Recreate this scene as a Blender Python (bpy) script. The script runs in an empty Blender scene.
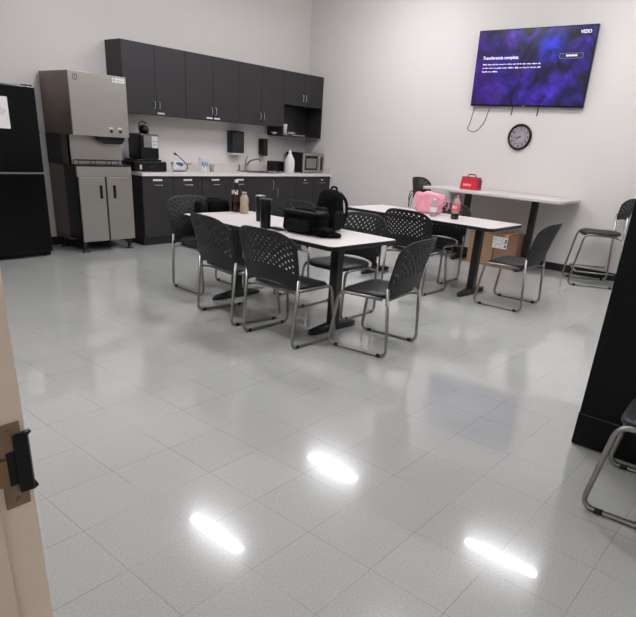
import bpy, math, random
from math import sin, cos, pi, radians
from mathutils import Vector, Matrix

random.seed(7)
col = bpy.context.scene.collection

# ------------------------------------------------------------------ materials
def lin(c):
    out = []
    for v in c:
        v /= 255.0
        out.append(v / 12.92 if v <= .04045 else ((v + .055) / 1.055) ** 2.4)
    return (*out, 1.0)

def mat(name, rgb, rough=.5, metal=0., var=.06, scale=8., bump=0., bscale=60., spec=.5, stretch=None, emit=None, trans=0.):
    m = bpy.data.materials.new(name); m.use_nodes = True
    nt = m.node_tree; b = nt.nodes['Principled BSDF']
    tc = nt.nodes.new('ShaderNodeTexCoord')
    src = tc.outputs['Object']
    if stretch:
        mp = nt.nodes.new('ShaderNodeMapping'); mp.inputs['Scale'].default_value = stretch
        nt.links.new(src, mp.inputs['Vector']); src = mp.outputs['Vector']
    nz = nt.nodes.new('ShaderNodeTexNoise'); nz.inputs['Scale'].default_value = scale; nz.inputs['Detail'].default_value = 4
    nt.links.new(src, nz.inputs['Vector'])
    rp = nt.nodes.new('ShaderNodeValToRGB')
    c = lin(rgb)
    rp.color_ramp.elements[0].position = .3; rp.color_ramp.elements[1].position = .7
    rp.color_ramp.elements[0].color = tuple(v * (1 - var) for v in c[:3]) + (1,)
    rp.color_ramp.elements[1].color = tuple(min(1, v * (1 + var)) for v in c[:3]) + (1,)
    nt.links.new(nz.outputs['Fac'], rp.inputs['Fac'])
    nt.links.new(rp.outputs['Color'], b.inputs['Base Color'])
    b.inputs['Roughness'].default_value = rough; b.inputs['Metallic'].default_value = metal
    b.inputs['Specular IOR Level'].default_value = spec
    b.inputs['Transmission Weight'].default_value = trans
    if bump:
        n2 = nt.nodes.new('ShaderNodeTexNoise'); n2.inputs['Scale'].default_value = bscale; n2.inputs['Detail'].default_value = 3
        nt.links.new(src, n2.inputs['Vector'])
        bp = nt.nodes.new('ShaderNodeBump'); bp.inputs['Strength'].default_value = bump; bp.inputs['Distance'].default_value = .01
        nt.links.new(n2.outputs['Fac'], bp.inputs['Height']); nt.links.new(bp.outputs['Normal'], b.inputs['Normal'])
    if emit:
        b.inputs['Emission Color'].default_value = lin(emit[0]); b.inputs['Emission Strength'].default_value = emit[1]
    return m

def mat_floor():
    m = bpy.data.materials.new('polished_vinyl_tile'); m.use_nodes = True
    nt = m.node_tree; N = nt.nodes; L = nt.links; b = N['Principled BSDF']
    tc = N.new('ShaderNodeTexCoord'); pos = tc.outputs['Object']
    sx = N.new('ShaderNodeSeparateXYZ'); L.new(pos, sx.inputs[0])
    def math_(op, a, bb=None, v=None):
        n = N.new('ShaderNodeMath'); n.operation = op
        if hasattr(a, 'links'): L.new(a, n.inputs[0])
        else: n.inputs[0].default_value = a
        if bb is not None:
            if hasattr(bb, 'links'): L.new(bb, n.inputs[1])
            else: n.inputs[1].default_value = bb
        return n.outputs[0]
    T = .3048; ids = []; edges = []
    for ax, off in ((0, .8414), (1, 1.8032)):
        s = math_('DIVIDE', math_('SUBTRACT', sx.outputs[ax], off), T)
        ids.append(math_('FLOOR', s))
        f = math_('FRACT', s)
        edges.append(math_('ABSOLUTE', math_('SUBTRACT', f, .5)))
    e = math_('MAXIMUM', edges[0], edges[1])          # .5 on the seam
    seam = N.new('ShaderNodeMapRange'); seam.inputs['From Min'].default_value = .4955; seam.inputs['From Max'].default_value = .4985
    L.new(e, seam.inputs['Value'])
    cid = N.new('ShaderNodeCombineXYZ'); L.new(ids[0], cid.inputs[0]); L.new(ids[1], cid.inputs[1])
    wn = N.new('ShaderNodeTexWhiteNoise'); wn.noise_dimensions = '2D'; L.new(cid.outputs[0], wn.inputs['Vector'])
    sp = N.new('ShaderNodeTexNoise'); sp.inputs['Scale'].default_value = 130; sp.inputs['Detail'].default_value = 5; sp.inputs['Roughness'].default_value = .7
    L.new(pos, sp.inputs['Vector'])
    r1 = N.new('ShaderNodeValToRGB'); r1.color_ramp.elements[0].position = .34; r1.color_ramp.elements[1].position = .66
    r1.color_ramp.elements[0].color = lin((168, 169, 166)); r1.color_ramp.elements[1].color = lin((190, 191, 188))
    L.new(sp.outputs['Fac'], r1.inputs['Fac'])
    big = N.new('ShaderNodeTexNoise'); big.inputs['Scale'].default_value = 1.3; big.inputs['Detail'].default_value = 3; L.new(pos, big.inputs['Vector'])
    k = math_('ADD', math_('MULTIPLY', wn.outputs['Value'], .035), math_('MULTIPLY', big.outputs['Fac'], .12))
    k = math_('ADD', k, .96)
    mul = N.new('ShaderNodeVectorMath'); mul.operation = 'SCALE'; L.new(r1.outputs['Color'], mul.inputs[0]); L.new(k, mul.inputs['Scale'])
    sm = N.new('ShaderNodeTexNoise'); sm.inputs['Scale'].default_value = 2.2; L.new(pos, sm.inputs['Vector'])
    sr = N.new('ShaderNodeMapRange'); sr.inputs['From Min'].default_value = .38; sr.inputs['From Max'].default_value = .62
    sr.inputs['To Min'].default_value = .2; sr.inputs['To Max'].default_value = .85; L.new(sm.outputs['Fac'], sr.inputs['Value'])
    mix = N.new('ShaderNodeMix'); mix.data_type = 'RGBA'
    L.new(math_('MULTIPLY', seam.outputs[0], sr.outputs[0]), mix.inputs['Factor']); L.new(mul.outputs[0], mix.inputs['A']); mix.inputs['B'].default_value = lin((84, 82, 80))
    L.new(mix.outputs['Result'], b.inputs['Base Color'])
    # waxed surface: mostly sharp, with worn patches and fine scratches
    rr = N.new('ShaderNodeMapRange'); rr.inputs['From Min'].default_value = .3; rr.inputs['From Max'].default_value = .7
    rr.inputs['To Min'].default_value = .02; rr.inputs['To Max'].default_value = .04
    L.new(big.outputs['Fac'], rr.inputs['Value']); L.new(rr.outputs[0], b.inputs['Coat Roughness'])
    b.inputs['Coat Weight'].default_value = .7; b.inputs['Coat IOR'].default_value = 1.45; b.inputs['Roughness'].default_value = .15
    b.inputs['IOR'].default_value = 1.5; b.inputs['Specular IOR Level'].default_value = .25
    mp = N.new('ShaderNodeMapping'); mp.inputs['Scale'].default_value = (25, 120, 1); mp.inputs['Rotation'].default_value = (0, 0, .5); L.new(pos, mp.inputs['Vector'])
    scn = N.new('ShaderNodeTexNoise'); scn.inputs['Scale'].default_value = 2.; scn.inputs['Detail'].default_value = 4; L.new(mp.outputs[0], scn.inputs['Vector'])
    mp2 = N.new('ShaderNodeMapping'); mp2.inputs['Scale'].default_value = (110, 25, 1); mp2.inputs['Rotation'].default_value = (0, 0, -.35); L.new(pos, mp2.inputs['Vector'])
    sc2 = N.new('ShaderNodeTexNoise'); sc2.inputs['Scale'].default_value = 2.; sc2.inputs['Detail'].default_value = 4; L.new(mp2.outputs[0], sc2.inputs['Vector'])
    def scr(n):
        q = N.new('ShaderNodeMapRange'); q.inputs['From Min'].default_value = .56; q.inputs['From Max'].default_value = .72; L.new(n.outputs['Fac'], q.inputs['Value']); return q.outputs[0]
    hgt = math_('SUBTRACT', math_('ADD', scn.outputs['Fac'], sc2.outputs['Fac']), math_('MULTIPLY', seam.outputs[0], .6))
    bp = N.new('ShaderNodeBump'); bp.inputs['Strength'].default_value = .002; bp.inputs['Distance'].default_value = .01
    L.new(hgt, bp.inputs['Height']); L.new(bp.outputs[0], b.inputs['Coat Normal'])
    return m

def mat_nebula():
    m = bpy.data.materials.new('screen_nebula'); m.use_nodes = True
    nt = m.node_tree; N = nt.nodes; L = nt.links; b = N['Principled BSDF']
    tc = N.new('ShaderNodeTexCoord'); pos = tc.outputs['Object']
    b.inputs['Base Color'].default_value = (.004, .004, .006, 1); b.inputs['Roughness'].default_value = .25
    def noise(s, d, off, dist=.8):
        mp = N.new('ShaderNodeMapping'); mp.inputs['Location'].default_value = off; L.new(pos, mp.inputs['Vector'])
        n = N.new('ShaderNodeTexNoise'); n.inputs['Scale'].default_value = s; n.inputs['Detail'].default_value = d; n.inputs['Distortion'].default_value = dist
        L.new(mp.outputs[0], n.inputs['Vector']); return n.outputs['Fac']
    ra = N.new('ShaderNodeValToRGB'); cr = ra.color_ramp
    cr.elements[0].position = .36; cr.elements[0].color = lin((12, 8, 40))
    cr.elements[1].position = .86; cr.elements[1].color = lin((112, 70, 235))
    x = cr.elements.new(.47); x.color = lin((30, 18, 92)); x = cr.elements.new(.58); x.color = lin((52, 28, 150)); x = cr.elements.new(.70); x.color = lin((92, 44, 205))
    L.new(noise(3.6, 9, (3, 1, 2), 1.2), ra.inputs['Fac'])
    # darker, redder towards the left of the screen (+Y)
    sx = N.new('ShaderNodeSeparateXYZ'); L.new(pos, sx.inputs[0])
    mr = N.new('ShaderNodeMapRange'); mr.inputs['From Min'].default_value = .1; mr.inputs['From Max'].default_value = .75; mr.inputs['To Max'].default_value = .6
    L.new(sx.outputs[1], mr.inputs['Value'])
    mx = N.new('ShaderNodeMix'); mx.data_type = 'RGBA'; mx.blend_type = 'MIX'; L.new(mr.outputs[0], mx.inputs['Factor'])
    L.new(ra.outputs[0], mx.inputs['A'])
    rb = N.new('ShaderNodeValToRGB'); rb.color_ramp.elements[0].position = .35; rb.color_ramp.elements[0].color = lin((22, 8, 36)); rb.color_ramp.elements[1].position = .75; rb.color_ramp.elements[1].color = lin((96, 38, 176))
    L.new(noise(4.5, 6, (8, 4, 5)), rb.inputs['Fac']); L.new(rb.outputs[0], mx.inputs['B'])
    cur = mx.outputs['Result']
    # glowing clouds where the picture on the screen has them
    for (y, z, r, c, s) in ((-.25, .26, .24, (40, 60, 255), .95), (.28, .33, .16, (120, 60, 235), .6), (-.33, -.27, .16, (96, 60, 255), .75), (.05, -.05, .2, (110, 60, 215), .4), (.42, -.28, .2, (116, 62, 200), .45), (-.55, -.15, .15, (80, 60, 240), .35)):
        d = N.new('ShaderNodeVectorMath'); d.operation = 'DISTANCE'; L.new(pos, d.inputs[0]); d.inputs[1].default_value = (0, y, z)
        q = N.new('ShaderNodeMapRange'); q.interpolation_type = 'SMOOTHSTEP'; q.inputs['From Min'].default_value = r; q.inputs['From Max'].default_value = 0; q.inputs['To Max'].default_value = s
        L.new(d.outputs['Value'], q.inputs['Value'])
        mm = N.new('ShaderNodeMath'); mm.operation = 'MULTIPLY'; L.new(q.outputs[0], mm.inputs[0])
        nr = N.new('ShaderNodeMapRange'); nr.inputs['From Min'].default_value = .35; nr.inputs['From Max'].default_value = .6; L.new(noise(9, 5, (y * 9, z * 7, 0)), nr.inputs['Value'])
        L.new(nr.outputs[0], mm.inputs[1])
        k = N.new('ShaderNodeMix'); k.data_type = 'RGBA'; L.new(mm.outputs[0], k.inputs['Factor']); L.new(cur, k.inputs['A']); k.inputs['B'].default_value = lin(c)
        cur = k.outputs['Result']
    L.new(cur, b.inputs['Emission Color']); b.inputs['Emission Strength'].default_value = .8
    return m

M = dict(
    wall=mat('painted_wall', (215, 211, 208), .85, var=.015, scale=1.5, bump=.05, bscale=140, spec=.2),
    ceiling=mat('ceiling_paint', (232, 231, 229), .9, var=.02),
    floor=mat_floor(),
    cove=mat('black_vinyl_base', (24, 23, 25), .4),
    jamb=mat('tan_door_paint', (222, 206, 190), .45, var=.03, scale=4, bump=.03),
    jambd=mat('tan_door_paint_stop', (212, 194, 177), .5, var=.03),
    laminate=mat('dark_wood_laminate', (37, 35, 38), .5, var=.10, scale=3, stretch=(8, 8, .6)),
    lamin_in=mat('dark_laminate_inside', (24, 22, 25), .6),
    kick=mat('toe_kick', (24, 22, 24), .6),
    counter=mat('white_countertop', (222, 218, 214), .35, var=.03, scale=30),
    splash=mat('white_backsplash', (206, 199, 195), .4, var=.02),
    chrome=mat('chrome_tube', (150, 148, 145), .3, 1., var=.03),
    chromed=mat('brushed_nickel', (205, 203, 200), .35, 1., var=.03),
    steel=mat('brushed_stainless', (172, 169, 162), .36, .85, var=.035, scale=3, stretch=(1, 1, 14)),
    steelside_reflect=mat('stainless_side_reflect', (120, 110, 103), .4, .8, var=.08, scale=3, stretch=(1, 1, 6)),  # brown reflection on the steel sides put into the base colour
    steeldark=mat('grey_sheet_metal', (92, 87, 84), .45, .6, var=.1),
    plastic=mat('black_chair_plastic', (12, 12, 14), .55, var=.05, bump=.05, bscale=300),
    seat=mat('black_seat_plastic', (17, 17, 20), .5, var=.06, bump=.06, bscale=300),
    blackm=mat('black_metal', (12, 12, 13), .42, var=.08),
    black=mat('black_gloss', (7, 7, 9), .3, var=.1, spec=.35),
    fridge=mat('black_appliance', (4, 4, 5), .25, var=.1, bump=.02, bscale=240, spec=.25),
    cabinet=mat('black_powder_coat', (6, 6, 7), .5, var=.1, bump=.03, bscale=200, spec=.2),
    rubber=mat('black_rubber', (14, 14, 15), .7),
    table=mat('white_laminate', (208, 202, 199), .4, var=.01, scale=20),
    paper=mat('white_paper', (226, 224, 222), .8, var=.02),
    print=mat('grey_print', (120, 120, 122), .8),
    ink=mat('dark_ink', (34, 34, 38), .7),
    brass=mat('brass', (150, 122, 88), .35, .9),
    bronze=mat('worn_bronze', (140, 120, 104), .45, .7, var=.12, scale=14),
    fabric=mat('black_fabric', (9, 9, 11), .9, var=.3, scale=22, bump=.6, bscale=50, spec=.1),
    fabric2=mat('black_nylon', (14, 14, 16), .75, var=.25, scale=18, bump=.4, bscale=40, spec=.2),
    pink=mat('pink_cloth', (232, 158, 172), .8, var=.12, scale=14, bump=.3, bscale=30),
    pinkd=mat('rose_cloth', (206, 122, 142), .8, var=.1, scale=14),
    red=mat('red_cloth', (196, 26, 44), .55, var=.14, scale=16, bump=.2, bscale=30),
    redd=mat('dark_red_trim', (120, 16, 30), .6),
    pinkprint=mat('pale_pink_print', (244, 176, 176), .7),
    card=mat('cardboard', (158, 126, 98), .85, var=.07, scale=6),
    cardd=mat('brown_cardboard', (136, 103, 80), .85, var=.07, scale=6),
    tape=mat('packing_tape', (190, 160, 124), .4),
    cola=mat('cola_liquid', (24, 10, 8), .12, var=.1),
    colalabel=mat('cola_label_red', (222, 84, 104), .5, var=.15, scale=30),
    brownlabel=mat('dark_label', (46, 20, 20), .5),
    clear=mat('clear_plastic', (214, 208, 206), .12, var=.05, trans=.6),
    tan=mat('tan_drink', (176, 160, 138), .3, var=.1, scale=20),
    white=mat('white_plastic', (226, 226, 228), .4, var=.03),
    foam=mat('foam_white', (232, 231, 232), .6, var=.02),
    blue=mat('blue_print', (46, 104, 160), .55, var=.15, scale=30),
    emb=mat('emblem_blue_grey', (62, 72, 98), .5),
    ltgrey=mat('light_grey_panel', (196, 196, 196), .4),
    grey=mat('grey_panel', (120, 118, 116), .4),
    glassd=mat('dark_glass', (16, 16, 20), .12),
    navy=mat('smoked_dispenser', (22, 26, 38), .25, var=.1),
    gold=mat('clock_face', (158, 150, 158), .6, var=.03),
    led=mat('tube_light', (255, 255, 255), .5, emit=((252, 251, 254), 122.)),
    housing=mat('fixture_white', (226, 226, 224), .5),
    nebula=mat_nebula(),
    txt=mat('screen_text', (230, 230, 240), .5, emit=((205, 190, 235), .7)),
    btn=mat('screen_button', (20, 20, 40), .5, emit=((24, 20, 60), .9)),
    btnl=mat('screen_button_line', (90, 90, 110), .5, emit=((120, 116, 150), .8)),
    wire=mat('grey_cord', (70, 68, 70), .6),
    sinkm=mat('sink_steel', (118, 115, 112), .3, .9),
)

# ------------------------------------------------------------------ mesh building
class MB:
    def __init__(s): s.v = []; s.f = []
    def add(s, vs, fs):
        o = len(s.v); s.v += [tuple(v) for v in vs]; s.f += [tuple(i + o for i in f) for f in fs]; return s
    def box(s, x0, x1, y0, y1, z0, z1):
        s.add([(x0, y0, z0), (x1, y0, z0), (x1, y1, z0), (x0, y1, z0), (x0, y0, z1), (x1, y0, z1), (x1, y1, z1), (x0, y1, z1)],
              [(3, 2, 1, 0), (4, 5, 6, 7), (0, 1, 5, 4), (1, 2, 6, 5), (2, 3, 7, 6), (3, 0, 4, 7)]); return s
    def rings(s, rings, cap0=True, cap1=True, closed=False):
        n = len(rings[0]); vs = [v for r in rings for v in r]; fs = []
        m = len(rings)
        for i in range(m if closed else m - 1):
            a, b = i * n, ((i + 1) % m) * n
            for j in range(n): fs.append((a + j, a + (j + 1) % n, b + (j + 1) % n, b + j))
        if not closed:
            if cap0: fs.append(tuple(reversed(range(n))))
            if cap1: fs.append(tuple((m - 1) * n + j for j in range(n)))
        return s.add(vs, fs)
    def tube(s, pts, r, n=10, bend=0., closed=False, seg=6):
        P = [Vector(p) for p in pts]
        if bend > 0:
            Q = []
            cnt = len(P)
            for i, p in enumerate(P):
                if (i == 0 or i == cnt - 1) and not closed: Q.append(p); continue
                a = P[i - 1]; c = P[(i + 1) % cnt]
                d1 = (a - p); d2 = (c - p)
                t = min(bend, d1.length * .48, d2.length * .48)
                p0 = p + d1.normalized() * t; p1 = p + d2.normalized() * t
                for k in range(seg + 1):
                    u = k / seg
                    Q.append(p0 * (1 - u) ** 2 + p * 2 * u * (1 - u) + p1 * u * u)
            P = Q
        rings = []; m = len(P); up = None
        for i, p in enumerate(P):
            if closed: t = P[(i + 1) % m] - P[i - 1]
            else: t = P[min(i + 1, m - 1)] - P[max(i - 1, 0)]
            t.normalize()
            if up is None:
                up = Vector((0, 0, 1)) if abs(t.z) < .9 else Vector((1, 0, 0))
            a = (up - t * up.dot(t)).normalized(); b = t.cross(a); up = a
            rr = r(i / (m - 1)) if callable(r) else r
            rings.append([p + (a * cos(2 * pi * j / n) + b * sin(2 * pi * j / n)) * rr for j in range(n)])
        return s.rings(rings, closed=closed)
    def lathe(s, prof, c=(0, 0, 0), n=20):
        rings = [[(c[0] + r * cos(2 * pi * j / n), c[1] + r * sin(2 * pi * j / n), c[2] + z) for j in range(n)] for r, z in prof]
        return s.rings(rings)
    def prism(s, poly, z0, z1):
        return s.rings([[(x, y, z0) for x, y in poly], [(x, y, z1) for x, y in poly]])
    def slab(s, cx, cy, z0, z1, hx, hy, r, seg=6, rnd=0.):
        def ring(h, z): return [(x, y, z) for x, y in rrect(cx, cy, hx - h, hy - h, max(r - h, .001), seg)]
        if rnd: return s.rings([ring(rnd, z0), ring(0, z0 + rnd), ring(0, z1 - rnd), ring(rnd, z1)])
        return s.rings([ring(0, z0), ring(0, z1)])
    def sell(s, c, a, b, h, e1=.5, e2=.5, n=28, m=16, fn=None):
        def p(v, e): return math.copysign(abs(v) ** e, v)
        rings = []
        for i in range(m + 1):
            t = -pi / 2 + pi * i / m
            ct = max(abs(cos(t)), 1e-4); r = []
            for j in range(n):
                q = 2 * pi * j / n
                x = p(ct, e1) * p(cos(q), e2); y = p(ct, e1) * p(sin(q), e2); z = p(sin(t), e1)
                if fn: x, y, z = fn(x, y, z)
                r.append((c[0] + a * x, c[1] + b * y, c[2] + h * z))
            rings.append(r)
        return s.rings(rings)

def rrect(cx, cy, hx, hy, r, seg=6):
    out = []
    for qx, qy, a0 in ((1, 1, 0), (-1, 1, 90), (-1, -1, 180), (1, -1, 270)):
        for k in range(seg + 1):
            a = radians(a0 + 90 * k / seg)
            out.append((cx + qx * (hx - r) + r * cos(a), cy + qy * (hy - r) + r * sin(a)))
    return out

def obj(name, mb, m, parent=None, smooth=False, bevel=0., sub=0):
    me = bpy.data.meshes.new(name); me.from_pydata(mb.v, [], mb.f); me.update()
    me.materials.append(M[m] if isinstance(m, str) else m)
    o = bpy.data.objects.new(name, me); col.objects.link(o)
    if parent: o.parent = parent
    if smooth:
        for p in me.polygons: p.use_smooth = True
    if bevel:
        b = o.modifiers.new('bevel', 'BEVEL'); b.width = bevel; b.segments = 2; b.limit_method = 'ANGLE'; b.angle_limit = radians(40)
    if sub:
        q = o.modifiers.new('sub', 'SUBSURF'); q.levels = sub; q.render_levels = sub
    return o

def smooth_angle(o, deg=40):
    me = o.data
    for p in me.polygons: p.use_smooth = True
    me.set_sharp_from_angle(angle=radians(deg)); return o

def tag(o, label, cat, group=None):
    o['label'] = label; o['category'] = cat
    if group: o['group'] = group
    return o

def thing(name, label, cat, loc=(0, 0, 0), rot=0., group=None):
    o = bpy.data.objects.new(name, None); col.objects.link(o); o.empty_display_size = .1
    o.location = loc; o.rotation_euler = (0, 0, rot)
    return tag(o, label, cat, group)

def struct(name, mb, m, parent=None, bevel=0.):
    o = obj(name, mb, m, parent, bevel=bevel)
    if not parent: o['kind'] = 'structure'
    return o

def dup(root, loc, rot, label):
    def cp(o, par):
        c = o.copy(); col.objects.link(c); c.parent = par
        for k in list(o.children): cp(k, c)
        return c
    r = cp(root, None); r.location = loc; r.rotation_euler = (0, 0, rot); r['label'] = label
    return r

def text(name, body, size, m, parent, loc, rot, ex=.0008, align='LEFT', bold=0.):
    cu = bpy.data.curves.new(name, 'FONT'); cu.body = body; cu.size = size; cu.extrude = ex; cu.align_x = align; cu.align_y = 'CENTER'; cu.offset = bold
    t = bpy.data.objects.new(name, cu); col.objects.link(t)
    bpy.context.view_layer.update()
    me = bpy.data.meshes.new_from_object(t.evaluated_get(bpy.context.evaluated_depsgraph_get()))
    bpy.data.objects.remove(t)
    me.materials.clear(); me.materials.append(M[m])
    o = bpy.data.objects.new(name, me); col.objects.link(o); o.parent = parent
    o.location = loc; o.rotation_euler = rot
    return o

# ------------------------------------------------------------------ room
RX, BY, FX, NY, CH = 8.144, 7.36, .28, -3.2, 3.66
struct('floor', MB().box(-1.2, RX + .15, NY - .15, BY + .15, -.06, 0), 'floor')
struct('ceiling', MB().box(FX - .15, RX + .15, NY - .15, BY + .15, CH, CH + .08), 'ceiling')
struct('wall_back', MB().box(FX - .15, RX + .15, BY, BY + .15, 0, CH), 'wall')
struct('wall_right', MB().box(RX, RX + .15, NY, BY, 0, CH), 'wall')
struct('wall_left', MB().box(FX - .15, RX + .15, NY - .15, NY, 0, CH), 'wall')
JL, JR, JH = .733, -.20, 2.12
struct('wall_front', MB().box(FX - .14, FX - .012, JL + .045, BY, 0, CH).box(FX - .14, FX - .012, NY, JR - .045, 0, CH).box(FX - .14, FX - .012, JR - .045, JL + .045, JH + .045, CH), 'wall')
struct('baseboard_right', MB().box(RX - .012, RX, NY, 6.70, 0, .1), 'cove', bevel=.003)
struct('baseboard_back', MB().box(FX, 4.38, BY - .012, BY, 0, .1), 'cove', bevel=.003)
# door frame with an electric strike on the left jamb
def frame_part(y0, y1, z0, z1): return MB().box(FX - .16, FX, y0, y1, z0, z1)
dj = obj('door_1', MB().box(FX - .16, FX, JL, JL + .045, 0, JH).box(FX - .16, FX, JR - .045, JR, 0, JH).box(FX - .16, FX, JR - .045, JL + .045, JH, JH + .045), 'jamb', bevel=.003)
dj['kind'] = 'structure'
obj('door_stop', MB().box(FX - .16, FX - .052, JL - .014, JL, 0, JH).box(FX - .16, FX - .052, JR, JR + .014, 0, JH), 'jambd', dj, bevel=.002)
sp = obj('strike_plate', MB().box(FX - .040, FX - .008, JL - .003, JL, .940, 1.066), 'bronze', dj, bevel=.001)
for z in (.951, 1.055):
    o = obj('screw', MB().lathe([(.0038, 0), (.0036, .0014), (.0012, .0016)], n=12), 'brass', sp)
    o.rotation_euler = (pi / 2, 0, 0); o.location = (FX - .024, JL - .003, z)
obj('keeper_recess', MB().box(FX - .031, FX - .019, JL - .0045, JL - .002, .975, 1.025), 'black', sp)
obj('latch_face', MB().box(FX - .046, FX - .032, JL - .008, JL - .001, .978, 1.018), 'brass', sp, bevel=.002)
lip = MB().rings([[(FX - .021, JL - .006, z), (FX - .003, JL - .008, z), (FX + .001 + w, JL - .004, z), (FX + .001 + w, JL + .003, z), (FX - .012, JL - .001, z)] for z, w in
                  ((.961, .004), (.964, .004), (.974, .0), (1.02, .0), (1.044, .0), (1.046, .004), (1.049, .004))])
obj('strike_keeper', lip, 'black', sp, bevel=.0008)

# ceiling strip lights (some reflect as bright floor streaks; the last entries are added fill)
def make_light(x, y, label):
    t = thing('ceiling_light', label, 'ceiling light', (x, y, CH), 0, 'ceiling strip lights')
    obj('housing', MB().slab(0, 0, -.06, 0, .048, .54, .012), 'housing', t, bevel=.004)
    obj('diffuser', MB().slab(0, 0, -.085, -.06, .052, .49, .025, rnd=.008), 'led', t)
    return t
LIGHTS = [(4.17, 5.05, 'white ceiling strip light over the kitchen end of the front table'),
          (4.17, 2.0, 'white ceiling strip light over the open floor, nearest the doorway side of the front table'),
          (6.65, 5.05, 'white ceiling strip light over the kitchen corner of the room'),
          (6.53, 2.0, 'white ceiling strip light over the right end of the back table'),
          (4.17, -1.05, 'added white fill light on the ceiling, at the end of the room farthest from the kitchen'),  # added lamp, brightens the foreground floor and door jamb
          (1.69, 3.4, 'added white fill light on the ceiling in front of the doorway')]  # added lamp off the fixture grid, brightens the left floor
first = None
for x, y, lab in LIGHTS:
    if first is None: first = make_light(x, y, lab)
    else: dup(first, (x, y, CH), 0, lab)

# ------------------------------------------------------------------ chairs
def back_mesh(hw0, hw1, z0, z1, arch, lean, curve, corner, nu=43, nv=33, y0=-.205):
    wu = [0.]; wv = [0.]
    for i in range(nu): wu.append(wu[-1] + (1.5 if i % 2 else 1.))
    for j in range(nv): wv.append(wv[-1] + (1.5 if j % 2 else 1.))
    U = [2 * w / wu[-1] - 1 for w in wu]; V = [w / wv[-1] for w in wv]
    mb = MB(); vs = []
    for v in V:
        for u in U:
            zb = z0 + arch * (1 - abs(u) ** 2.6); zt = z1 - corner * abs(u) ** 5 - .012 * u * u
            z = zb + (zt - zb) * v
            h = (z - z0) / (z1 - z0)
            x = u * (hw0 + (hw1 - hw0) * h - .006 * h ** 6)
            y = y0 - lean * h ** 1.4 + curve * (u * u) * (.55 + .45 * h) - curve * .5
            vs.append((x, y, z))
    fs = []; n = nu + 1
    for j in range(nv):
        for i in range(nu):
            uc = (U[i] + U[i + 1]) / 2; vc = (V[j] + V[j + 1]) / 2
            if i % 2 and j % 2 and ((i // 2) + (j // 2)) % 2 == 0 and abs(uc) < .86 and .30 < vc < .93: continue
            a = j * n + i; fs.append((a, a + 1, a + n + 1, a + n))
    return mb.add(vs, fs)

def add_back(parent, *a, **k):
    o = obj('backrest', back_mesh(*a, **k), 'plastic', parent, smooth=True)
    s = o.modifiers.new('solid', 'SOLIDIFY'); s.thickness = .011; s.offset = 0
    q = o.modifiers.new('sub', 'SUBSURF'); q.levels = 1; q.render_levels = 1
    return o

def seat_mesh(z, hx, y0, y1, th=.034):
    cy = (y0 + y1) / 2; hy = (y1 - y0) / 2
    def out(k, zz, drop=True):
        r = []
        for j in range(48):
            q = 2 * pi * j / 48; c_, s_ = cos(q), sin(q)
            x = math.copysign(abs(c_) ** .45, c_) * hx * k; y = math.copysign(abs(s_) ** .45, s_) * hy * k
            x *= 1 + .05 * y / hy
            d = -.022 * max(0, (y / hy - .45) / .55) ** 2 - .010 * (1 - (x / hx) ** 2) * (1 - min(1, abs(y / hy)) ** 2) + .012 * max(0, (-y / hy - .5) * 2) ** 2
            r.append((x, cy + y, zz + d))
        return r
    return MB().rings([out(.9, z - th), out(.98, z - th + .006), out(1, z - th * .5), out(.985, z - .006), out(.93, z), out(.6, z + .001), out(.25, z + .001)])

def make_chair(name, label, cat, group, sz=.455, stool=False):
    t = thing(name, label, cat, group=group)
    k = .225
    obj('seat', seat_mesh(sz, .23, -.225, .215), 'seat', t, smooth=True)
    under = MB().slab(0, -.01, sz - .044, sz - .032, .17, .15, .04)
    obj('seat_pan', under, 'blackm', t)
    if stool: add_back(t, .24, .262, sz + .12, sz + .40, .03, .08, .09, .08, nv=21, y0=-.215)
    else: add_back(t, .270, .296, .415, .855, .06, .125, .065, .075)
    for s in (-1, 1):
        fx = .258 if not stool else .262
        top = sz - .052
        yb = -.245 if not stool else -.27
        yf = .255 if not stool else .28
        pts = [(s * .225, -.15, sz - .036), (s * .236, .20, sz - .034), (s * fx, yf, .0125), (s * fx, yb, .0125), (s * .266, -.208, sz + (.06 if not stool else .20))]
        f = obj('side_frame', MB().tube(pts, .0122, 12, bend=.06), 'chrome', t, smooth=True)
        for y in (yf - .075, yb + .06):
            g = MB().tube([(s * fx, y - .017, .0125), (s * fx, y + .017, .0125)], .0135, 10)
            obj('glide', g, 'rubber', f, smooth=True)
    obj('crossbar', MB().tube([(-.232, .10, sz - .040), (.232, .10, sz - .040)], .009, 10), 'chrome', t, smooth=True)
    obj('crossbar', MB().tube([(-.262, -.206, sz - .06), (-.19, -.17, sz - .052), (.19, -.17, sz - .052), (.262, -.206, sz - .06)], .009, 10), 'chrome', t, smooth=True)
    if stool:
        obj('footrest', MB().tube([(-.246, .215, .17), (.246, .215, .17)], .0095, 10), 'chrome', t, smooth=True)
        for s in (-1, 1):
            obj('side_rail', MB().tube([(s * .246, .213, .17), (s * .259, -.222, .17)], .0085, 10), 'chrome', t, smooth=True)
    return t

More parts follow.
